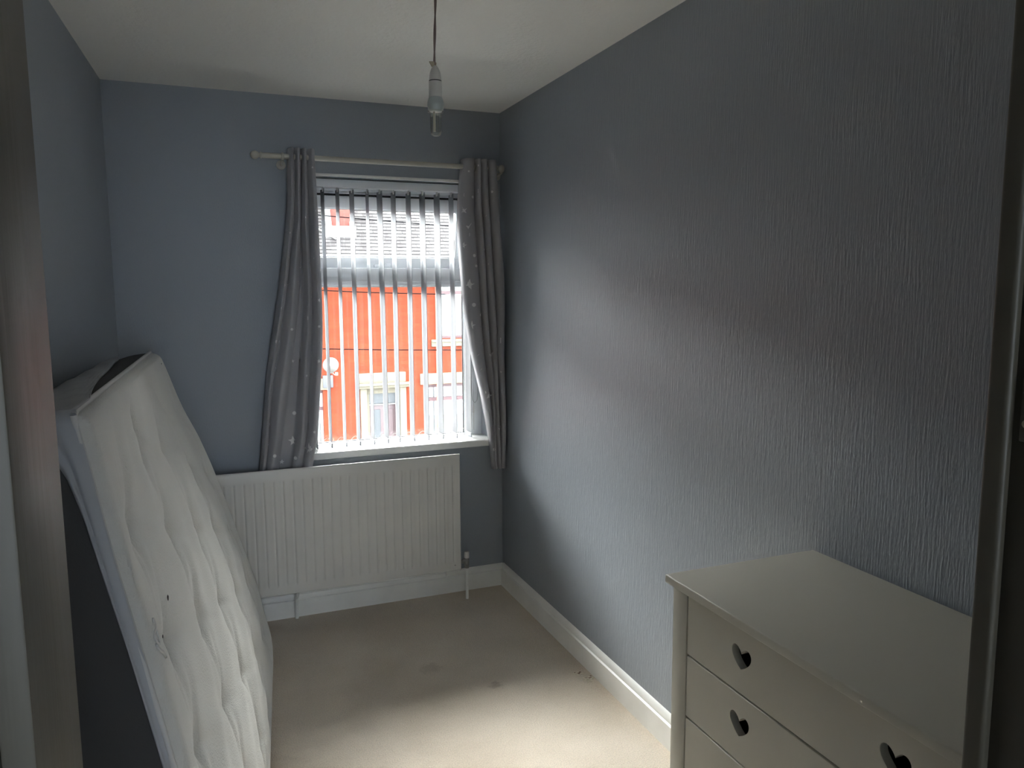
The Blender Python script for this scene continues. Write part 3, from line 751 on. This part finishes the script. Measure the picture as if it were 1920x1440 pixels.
# ================================================================ chest of drawers
CT, CX0, CX1, CY0, CY1 = 0.912, 0.964, 1.404, 0.575, 1.463
ch = T('chest_of_drawers', (1.19, 1.02, 0), 'off-white chest of drawers with heart shaped cut-out handles, against the right wall', 'chest of drawers')
ch.part(MB().box(CX0, CX1, CY0, CY1, CT - .020, CT, .003, 3), 'top', M_chest, smooth='auto')
FX = CX0 + .018                      # plane of the drawer fronts
for (ya, yb) in ((CY0 + .008, CY0 + .062), (CY1 - .066, CY1 - .010)):
    ch.part(MB().box(FX - .001, FX + .055, ya, yb, 0, CT - .020, .0025), 'leg', M_chest, smooth='auto')
    ch.part(MB().box(CX1 - .05, CX1 - .004, ya, yb, 0, CT - .020, .0025), 'leg', M_chest, smooth='auto')
for ya in (CY0 + .014, CY1 - .028):
    ch.part(MB().box(FX + .055, CX1 - .05, ya, ya + .014, .10, CT - .020, .001), 'side_panel', M_chest, smooth='auto')
ch.part(MB().box(CX1 - .012, CX1 - .006, CY0 + .06, CY1 - .066, .10, CT - .02), 'back_panel', M_chestin)
ch.part(MB().box(FX + .004, CX1 - .05, CY0 + .062, CY1 - .066, .100, .118, .001), 'plinth', M_chest, smooth='auto')
DYA, DYB = CY0 + .0645, CY1 - .0685
def heart(sc):
    P = []
    for k in range(40):
        a = 2 * PI * k / 40
        hy = (13 * math.cos(a) - 5 * math.cos(2 * a) - 2 * math.cos(3 * a) - math.cos(4 * a) + 2) / 16.5
        hy = hy if hy > -.55 else -.55 + (hy + .55) * .55
        P.append((math.copysign(abs(math.sin(a)) ** 2.3, math.sin(a)) * sc, hy * sc))
    return P
def drawer_front_mesh(w_, h_, th_, hearts):
    cu = bpy.data.curves.new('front', 'CURVE'); cu.dimensions = '2D'; cu.fill_mode = 'BOTH'
    cu.extrude = th_ / 2 - .001; cu.bevel_depth = .001; cu.bevel_resolution = 1
    def spl(P):
        s = cu.splines.new('POLY'); s.points.add(len(P) - 1)
        for q, (a, b) in zip(s.points, P): q.co = (a, b, 0, 1)
        s.use_cyclic_u = True
    e = .001
    spl([(-w_ / 2 + e, -h_ / 2 + e), (w_ / 2 - e, -h_ / 2 + e), (w_ / 2 - e, h_ / 2 - e), (-w_ / 2 + e, h_ / 2 - e)])
    for (cx_, cz_) in hearts: spl([(cx_ + a, cz_ + b) for a, b in heart(.0310)])
    o = bpy.data.objects.new('tmpc', cu); COL.objects.link(o)
    dg = bpy.context.evaluated_depsgraph_get(); me = bpy.data.meshes.new_from_object(o.evaluated_get(dg))
    bpy.data.objects.remove(o); return me
tops_ = [CT - .022, .7415, .5915, .4415, .2915, .1215]
dw = DYB - DYA
me0 = None
for i in range(5):
    z1, z0 = tops_[i] - (.002 if i else .001), tops_[i + 1] + .0030
    h_ = z1 - z0
    hz = (.818 if i == 0 else (tops_[i + 1] + .0805)) - (z0 + z1) / 2
    me = drawer_front_mesh(dw, h_, .018, [(-dw / 2 + (1.207 - DYA) , hz), (-dw / 2 + (.829 - DYA), hz)])
    R3 = Matrix(((0, 0, 1, 0), (1, 0, 0, 0), (0, 1, 0, 0), (0, 0, 0, 1)))     # local x -> world y, local y -> world z
    me.transform(Matrix.Translation(Vector((FX + .009, (DYA + DYB) / 2, (z0 + z1) / 2)) - ch.loc) @ R3)
    me.materials.clear(); me.materials.append(M_chest)
    bq = bmesh.new(); bq.from_mesh(me); bmesh.ops.remove_doubles(bq, verts=bq.verts, dist=1e-5); bq.to_mesh(me); bq.free()
    o = bpy.data.objects.new('drawer', me); COL.objects.link(o); o.parent = ch.e
    mb = MB(); zb2, zt2 = z0 + .012, z1 - .022
    mb.box(FX + .0185, CX1 - .03, DYA + .012, DYA + .024, zb2, zt2); mb.box(FX + .0185, CX1 - .03, DYB - .024, DYB - .012, zb2, zt2)
    mb.box(CX1 - .042, CX1 - .03, DYA + .024, DYB - .024, zb2, zt2); mb.box(FX + .0185, CX1 - .042, DYA + .024, DYB - .024, zb2, zb2 + .006)
    mb.box(FX + .0185, CX1 - .02, DYA, DYB, z1 - .004, z1 - .001)
    sub(o, ch, mb, 'drawer_box', M_chestin)

# ================================================================ pendant lamp
LXc, LYc = 0.600, 2.05
zc0 = 2.163
pn = T('pendant_lamp', (LXc, LYc, H), 'bare bulb in a white lampholder hanging on a cord from the ceiling', 'pendant lamp')
pn.part(MB().lathe([(.04, H), (.04, H - .008), (.034, H - .018), (.016, H - .026), (.007, H - .03)], (LXc + .004, LYc, 0), 28), 'ceiling_rose', M_lampw, smooth='auto')
pts = []; pts_b = []
for k in range(33):
    t = k / 32; z = lerp(H - .025, zc0 - .004, t); a = t * 9
    cx_ = LXc + .004 * (1 - t) + .0015 * math.sin(t * 5)
    pts.append((cx_ + .0016 * math.cos(a), LYc + .0016 * math.sin(a), z)); pts_b.append((cx_ - .0016 * math.cos(a), LYc - .0016 * math.sin(a), z))
pn.part(MB().tube(pts, .0021, 8), 'cord', M_cable, smooth=True); pn.part(MB().tube(pts_b, .0021, 8), 'cord', M_cable, smooth=True)
mb = MB(); mb.prism([(LXc - .016, zc0 + .012), (LXc - .004, zc0 + .013), (LXc + .004, zc0 + .010), (LXc + .002, zc0 - .002), (LXc - .009, zc0 + .000)], LYc - .002, LYc + .002, 'y')
pn.part(mb, 'tape_flag', M_tape)
z = zc0
prof = [(.0035, z + .003), (.0065, z), (.0105, z - .006), (.0140, z - .016), (.0162, z - .030), (.0168, z - .036)]
hold = pn.part(MB().lathe(prof[::-1], (LXc, LYc, 0), 32), 'lampholder_cap', M_lampw, smooth='auto')
prof = [(.0174, z - .079), (.0180, z - .078), (.0180, z - .075), (.0172, z - .073), (.0176, z - .060), (.0174, z - .0385), (.0160, z - .038), (.0155, z - .034)]
pn.part(MB().lathe(prof, (LXc, LYc, 0), 32), 'lampholder', M_lampw, smooth='auto')
pn.part(MB().lathe([(.0166, z - .0385), (.0170, z - .0383), (.0170, z - .0365), (.0166, z - .036)], (LXc, LYc, 0), 32), 'dark_seam', M_dark)
prof = [(.012, z - .117), (.0165, z - .1155), (.0205, z - .110), (.0222, z - .100), (.0218, z - .092), (.0190, z - .083), (.0172, z - .079)]
base = pn.part(MB().lathe(prof, (LXc, LYc, 0), 32), 'bulb_base', M_lampg, smooth='auto')
bulb = pn.part(MB().lathe([(0, z - .1795), (.008, z - .179), (.0125, z - .176), (.0148, z - .170), (.0152, z - .16), (.0156, z - .13), (.0162, z - .1165), (.0222, z - .1165), (.0222, z - .1145)], (LXc, LYc, 0), 32), 'bulb_glass', M_bulbg, smooth=True)
for dx, dy in ((-.005, -.003), (.0055, .002)):
    sub(bulb, pn, MB().tube([(LXc + dx, LYc + dy, z - .114), (LXc + dx, LYc + dy, z - .168)], .0034, 10), 'inner_tube', M_phos if dx < 0 else M_bulbg, smooth='auto')

# ================================================================ carpet debris by the right baseboard
dbm = new_mat('pale_crumb', (.80, .73, .60), .9); dbm2 = new_mat('brown_crumb', (.34, .24, .18), .9)
deb = T('carpet_crumbs', (1.365, 2.64, 0), 'small pale and brown crumbs on the carpet beside the right baseboard', 'debris')
for nm, mat_, cnt in (('pale_crumb', dbm, 22), ('brown_crumb', dbm2, 8)):
    mb = MB()
    for k in range(cnt):
        g = random.choice(((1.372, 2.615), (1.350, 2.678), (1.372, 2.615)))
        x, y = random.gauss(g[0], .010), random.gauss(g[1], .014)
        t_ = bmesh.new(); bmesh.ops.create_icosphere(t_, subdivisions=1, radius=random.uniform(.003, .006))
        bmesh.ops.scale(t_, vec=(1.3, 1, .5), verts=t_.verts); bmesh.ops.translate(t_, vec=(min(x, 1.39), y, .0015), verts=t_.verts); mb.add(t_)
    deb.part(mb, nm, mat_, stuff=True)

# ================================================================ outside: street and terrace opposite
GZ = -2.75
HY = 15.0
tag(MB().box(-16, 24, D + .35, HY + 6, GZ - .3, GZ - .12).build('road', M_road), 'grey tarmac street below the window', None, None, 'structure')
tag(MB().box(-16, 24, HY - 2.0, HY - .02, GZ - .12, GZ, .01).build('pavement', M_pave), 'pale pavement in front of the orange house', None, None, 'structure')
hs = T('terraced_house', (3.2, HY + 2, GZ), 'orange painted brick house with a pale slate roof, seen across the street through the window', 'house')
# openings: (x0, x1, z0, z1)
OP = [(4.333, 5.60, .60, 2.0), (4.09, 5.60, -1.95, -.335), (2.76, 3.65, GZ, -.34), (.75, 2.03, -1.95, -.335), (.85, 1.75, .60, 2.0)]
mb = MB(); xsx = sorted({-9.0, 14.0} | {o[0] for o in OP} | {o[1] for o in OP}); zsz = sorted({GZ, 2.12} | {o[2] for o in OP} | {o[3] for o in OP})
for a, b in zip(xsx, xsx[1:]):
    run = None
    for c, d in zip(zsz, zsz[1:]):
        inside = any(o[0] - 1e-6 <= a and b <= o[1] + 1e-6 and o[2] - 1e-6 <= c and d <= o[3] + 1e-6 for o in OP)
        if not inside: mb.box(a, b, HY, HY + .30, c, d)
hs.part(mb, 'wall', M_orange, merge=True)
hs.part(MB().box(-9, 14, HY + .9, HY + 1.0, GZ, 2.1), 'inner_wall', M_net)
# roof: rows of real slates
sl_ = math.radians(38); gauge = 0.118; wdt = 0.20
me_v, me_f, tone = [], [], []
n0 = 0
rows_n, x_a, x_b = 44, -1.5, 8.5
for r_ in range(rows_n):
    base_ = r_ * gauge
    x = x_a + (wdt / 2 if r_ % 2 else 0)
    while x < x_b:
        if not (r_ > 0 and False):
            g_ = .004; lft = random.uniform(0, .004)
            t_ = random.random()
            # underlying plane point and normal
            def PT(xx, s_, h_): return (xx, HY - .30 + s_ * math.cos(sl_) - h_ * math.sin(sl_), 2.06 + s_ * math.sin(sl_) + h_ * math.cos(sl_))
            q = [PT(x + g_, base_, .016 + lft), PT(x + wdt - g_, base_, .016 + lft), PT(x + wdt - g_, base_ + gauge * 1.25, .004), PT(x + g_, base_ + gauge * 1.25, .004),
                 PT(x + g_, base_, .004 + lft), PT(x + wdt - g_, base_, .004 + lft), PT(x + wdt - g_, base_ + gauge * 1.25, -.006), PT(x + g_, base_ + gauge * 1.25, -.006)]
            me_v += q
            for f_ in ((0, 1, 2, 3), (4, 7, 6, 5), (0, 4, 5, 1), (1, 5, 6, 2), (3, 2, 6, 7), (0, 3, 7, 4)): me_f.append(tuple(n0 + k for k in f_))
            tone += [t_] * 8; n0 += 8
        x += wdt
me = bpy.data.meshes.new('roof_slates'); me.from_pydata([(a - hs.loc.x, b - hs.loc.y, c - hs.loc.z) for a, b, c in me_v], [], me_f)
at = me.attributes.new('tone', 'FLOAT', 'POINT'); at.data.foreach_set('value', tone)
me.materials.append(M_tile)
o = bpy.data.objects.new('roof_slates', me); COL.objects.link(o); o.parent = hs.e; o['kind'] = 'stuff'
M_under = new_mat('dark_roof_underlay', (.14, .135, .14), .9)
rl = 5.4
def RP_(s_, h_): return (HY - .30 + s_ * math.cos(sl_) - h_ * math.sin(sl_), 2.06 + s_ * math.sin(sl_) + h_ * math.cos(sl_))
hs.part(MB().prism([RP_(0, 0), RP_(rl, 0), (HY - .30 + 2 * rl * math.cos(sl_), 2.06), (HY - .25, 2.0)], -9, 14, 'x'), 'roof', M_under)
mb = MB().prism([(HY - .42, 2.10), (HY - .42, 2.02), (HY - .40, 1.99), (HY - .33, 1.99), (HY - .30, 2.02), (HY - .30, 2.10)], -9, 14, 'x')
hs.part(mb, 'gutter', M_gutter)
hs.part(MB().box(-9, 14, HY - .30, HY + .02, 1.96, 2.08), 'fascia', M_gutter)
# chimney on the slope
mb = MB().box(2.31, 2.755, 15.50, 16.3, 2.5, 5.2)
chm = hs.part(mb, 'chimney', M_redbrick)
mb = MB()
s_c = (15.50 - (HY - .30)) / math.cos(sl_)
mb.prism([(2.20, 3.75), (2.29, 3.75), (2.37, 2.86), (2.37, 2.72), (2.27, 2.72)], 15.44, 15.50, 'y')
sub(chm, hs, mb, 'flashing', M_lead)
sub(chm, hs, MB().box(2.24, 2.84, 15.40, 15.50, 2.60, 2.84, .01), 'flashing', M_lead)
sub(chm, hs, MB().box(2.72, 2.80, 15.44, 15.50, 2.84, 2.93, .01), 'flashing', M_lead)
mb = MB()
s0 = 3.6
mb.tube([(2.02, HY + .62, 2.86), (2.22, HY + .47, 2.72), (2.42, HY + .30, 2.58)], .014, 6)
hs.part(mb, 'roof_cable', M_lead)
# lintels, cornice, pilasters, door
hs.part(MB().box(2.72, 3.665, HY - .035, HY + .05, -.245, -.040, .006), 'lintel', M_stone, smooth='auto')
hs.part(MB().box(2.66, 3.745, HY - .13, HY + .02, -.285, -.245, .006), 'cornice', M_stonel, smooth='auto').__setitem__('label', 'pale cornice over the door')
hs.part(MB().box(2.67, 3.735, HY - .09, HY + .02, -.340, -.283, .006), 'cornice', M_stone, smooth='auto')
for a, b in ((2.745, 2.875), (3.535, 3.665)):
    hs.part(MB().box(a, b, HY - .05, HY + .25, GZ, -.34, .008), 'pilaster', M_stone, smooth='auto')
    hs.part(MB().box(a + (.06 if a < 3 else -.03), b + (.06 if a < 3 else -.06), HY + .05, HY + .30, GZ, -.34, .006), 'door_reveal', M_stone, smooth='auto')
hs.part(MB().box(2.87, 3.54, HY + .04, HY + .28, -.462, -.34, .006), 'door_head', M_stone, smooth='auto')
dr = hs.part(MB().box(2.93, 3.49, HY + .16, HY + .20, GZ + .1, -.70, .004), 'front_door', M_doorm, smooth='auto', label='maroon panelled front door')
for (za, zb3) in ((-1.38, -.80), (-2.2, -1.50)):
    for (xa, xb2) in ((2.99, 3.17), (3.25, 3.43)):
        sub(dr, hs, MB().box(xa, xb2, HY + .145, HY + .165, za, zb3, .008), 'door_panel', M_doorm if za < -1.5 or xa > 3.2 else M_fanl)
hs.part(MB().box(2.93, 3.49, HY + .17, HY + .18, -.68, -.462), 'fanlight', M_fanl, label='dark glazed strip over the door')
hs.part(MB().box(2.92, 3.50, HY + .13, HY + .20, -.71, -.685, .004), 'transom', M_lead)
hs.part(MB().box(2.9, 3.52, HY - .02, HY + .3, GZ, GZ + .1, .01), 'door_step', M_stone)
# right lower window lintel and sill, upper sill
hs.part(MB().box(3.965, 5.70, HY - .035, HY + .05, -.325, -.100, .006), 'lintel', M_stone, smooth='auto')
hs.part(MB().box(4.215, 5.75, HY - .09, HY + .08, .535, .585, .006), 'sill', M_stonel, smooth='auto')
hs.part(MB().box(4.215, 5.75, HY - .06, HY + .08, .445, .537, .006), 'sill', M_stone, smooth='auto')
hs.part(MB().box(.6, 2.12, HY - .035, HY + .05, -.325, -.100, .006), 'lintel', M_stone, smooth='auto')
for (a, b, zz) in ((4.0, 5.7, -1.95), (.65, 2.12, -1.95), (.75, 1.85, .60)):
    hs.part(MB().box(a, b, HY - .08, HY + .08, zz - .10, zz, .006), 'sill', M_stone, smooth='auto')
for (x0, x1, z0, z1, bars) in ((4.333, 5.60, .60, 2.0, (1.53,)), (4.09, 5.60, -1.95, -.335, (-.65,)), (.75, 2.03, -1.95, -.335, (-.70,)), (.85, 1.75, .60, 2.0, (1.53,))):
    mb = MB(); ring(mb, x0, x1, z0, z1, .03, HY + .112, HY + .17, 0)
    bmesh.ops.remove_doubles(mb.bm, verts=mb.bm.verts, dist=.006)
    fr_ = hs.part(mb, 'window_frame', M_maroon)
    sub(fr_, hs, MB().box(x0, x1, HY + .10, HY + .16, z1 - .065, z1), 'top_rail', M_maroon)
    sub(fr_, hs, MB().box(x0, x1, HY + .10, HY + .16, z0, z0 + .045), 'bottom_rail', M_maroon)
    for zb4 in bars: sub(fr_, hs, MB().box(x0, x1, HY + .10, HY + .16, zb4 - .035, zb4 + .035), 'glazing_bar', M_maroon)
    for xq in (x0, x1 - .05, (x0 + x1) / 2 + .3): sub(fr_, hs, MB().box(xq, xq + .05, HY + .108, HY + .155, z0 + .045, z1 - .065), 'stile', M_gutter)
    zz = [z0] + sorted(bars) + [z1]
    for a, b in zip(zz, zz[1:]): sub(fr_, hs, MB().box(x0 + .05, x1 - .05, HY + .135, HY + .145, a + .03, b - .03), 'pane', M_glass)
    mb = MB(); nn = 40
    mb.grid(lambda u, v: Vector((lerp(x0 + .02, x1 - .02, u), HY + .20 + .012 * math.sin(u * (x1 - x0) * 60), lerp(z0 + .02, z1 - .02, v))), 120, 1)
    sub(fr_, hs, mb, 'net_curtain', M_net, smooth=True)
hs.part(MB().box(4.31, 4.335, HY - .03, HY + .01, -2.7, 2.0, .004), 'drainpipe', new_mat('orange_painted_pipe', (.40, .09, .06), .6))
# grey vent box
hs.part(MB().box(2.03, 2.225, HY - .05, HY + .02, -.285, -.045, .008), 'vent_box', M_boxg, smooth='auto')
# satellite dish
sd = T('satellite_dish', (2.20, HY, .1), 'round pale satellite dish on the orange wall, left of the door', 'satellite dish')
mb = MB(); prof = [(.001 + .145 * k / 8, .035 * (k / 8) ** 2) for k in range(9)]
mb.lathe(prof, (0, 0, 0), 28, 'z'); 
Rm = Matrix.Translation(Vector((2.165, HY - .22, .165))) @ Matrix.Rotation(math.radians(72), 4, 'X') @ Matrix.Rotation(math.radians(-12), 4, 'Y')
bmesh.ops.transform(mb.bm, matrix=Rm, verts=mb.bm.verts)
sd.part(mb, 'dish', M_dishm, smooth=True, solidify=.006)
sd.part(MB().tube([(2.17, HY - .20, .16), (2.20, HY - .08, .08), (2.20, HY, .06)], .014, 8).box(2.17, 2.24, HY - .01, HY + .002, -.01, .13, .003), 'wall_mount', M_dishm, smooth='auto')
sd.part(MB().tube([(2.17, HY - .22, .03), (2.22, HY - .38, -.01), (2.235, HY - .42, .02)], .009, 8), 'feed_arm', M_dishm, smooth='auto')
sd.part(MB().box(2.21, 2.26, HY - .46, HY - .40, -.01, .05, .008), 'receiver', M_dishm, smooth='auto')
# overhead wires
for (xa, za, xb2, zb5, yy, lb) in ((-6.0, 3.62, 9.0, 2.62, 14.1, 'upper overhead wire crossing the slate roof opposite'),
                                  (-3.0, 2.25, 4.31, 1.50, 14.3, 'middle overhead wire sloping down across the orange wall'),
                                  (-4.0, 1.00, 9.0, .36, 14.2, 'lower overhead wire crossing the orange wall at sill height')):
    th_ = T('overhead_wire', (xb2, yy, zb5), lb, 'wire')
    pts = [(lerp(xa, xb2, k / 24), yy, lerp(za, zb5, k / 24) - .18 * math.sin(PI * k / 24) + 0) for k in range(25)]
    th_.part(MB().tube(pts, .010, 6), 'wire', M_wire, smooth=True)
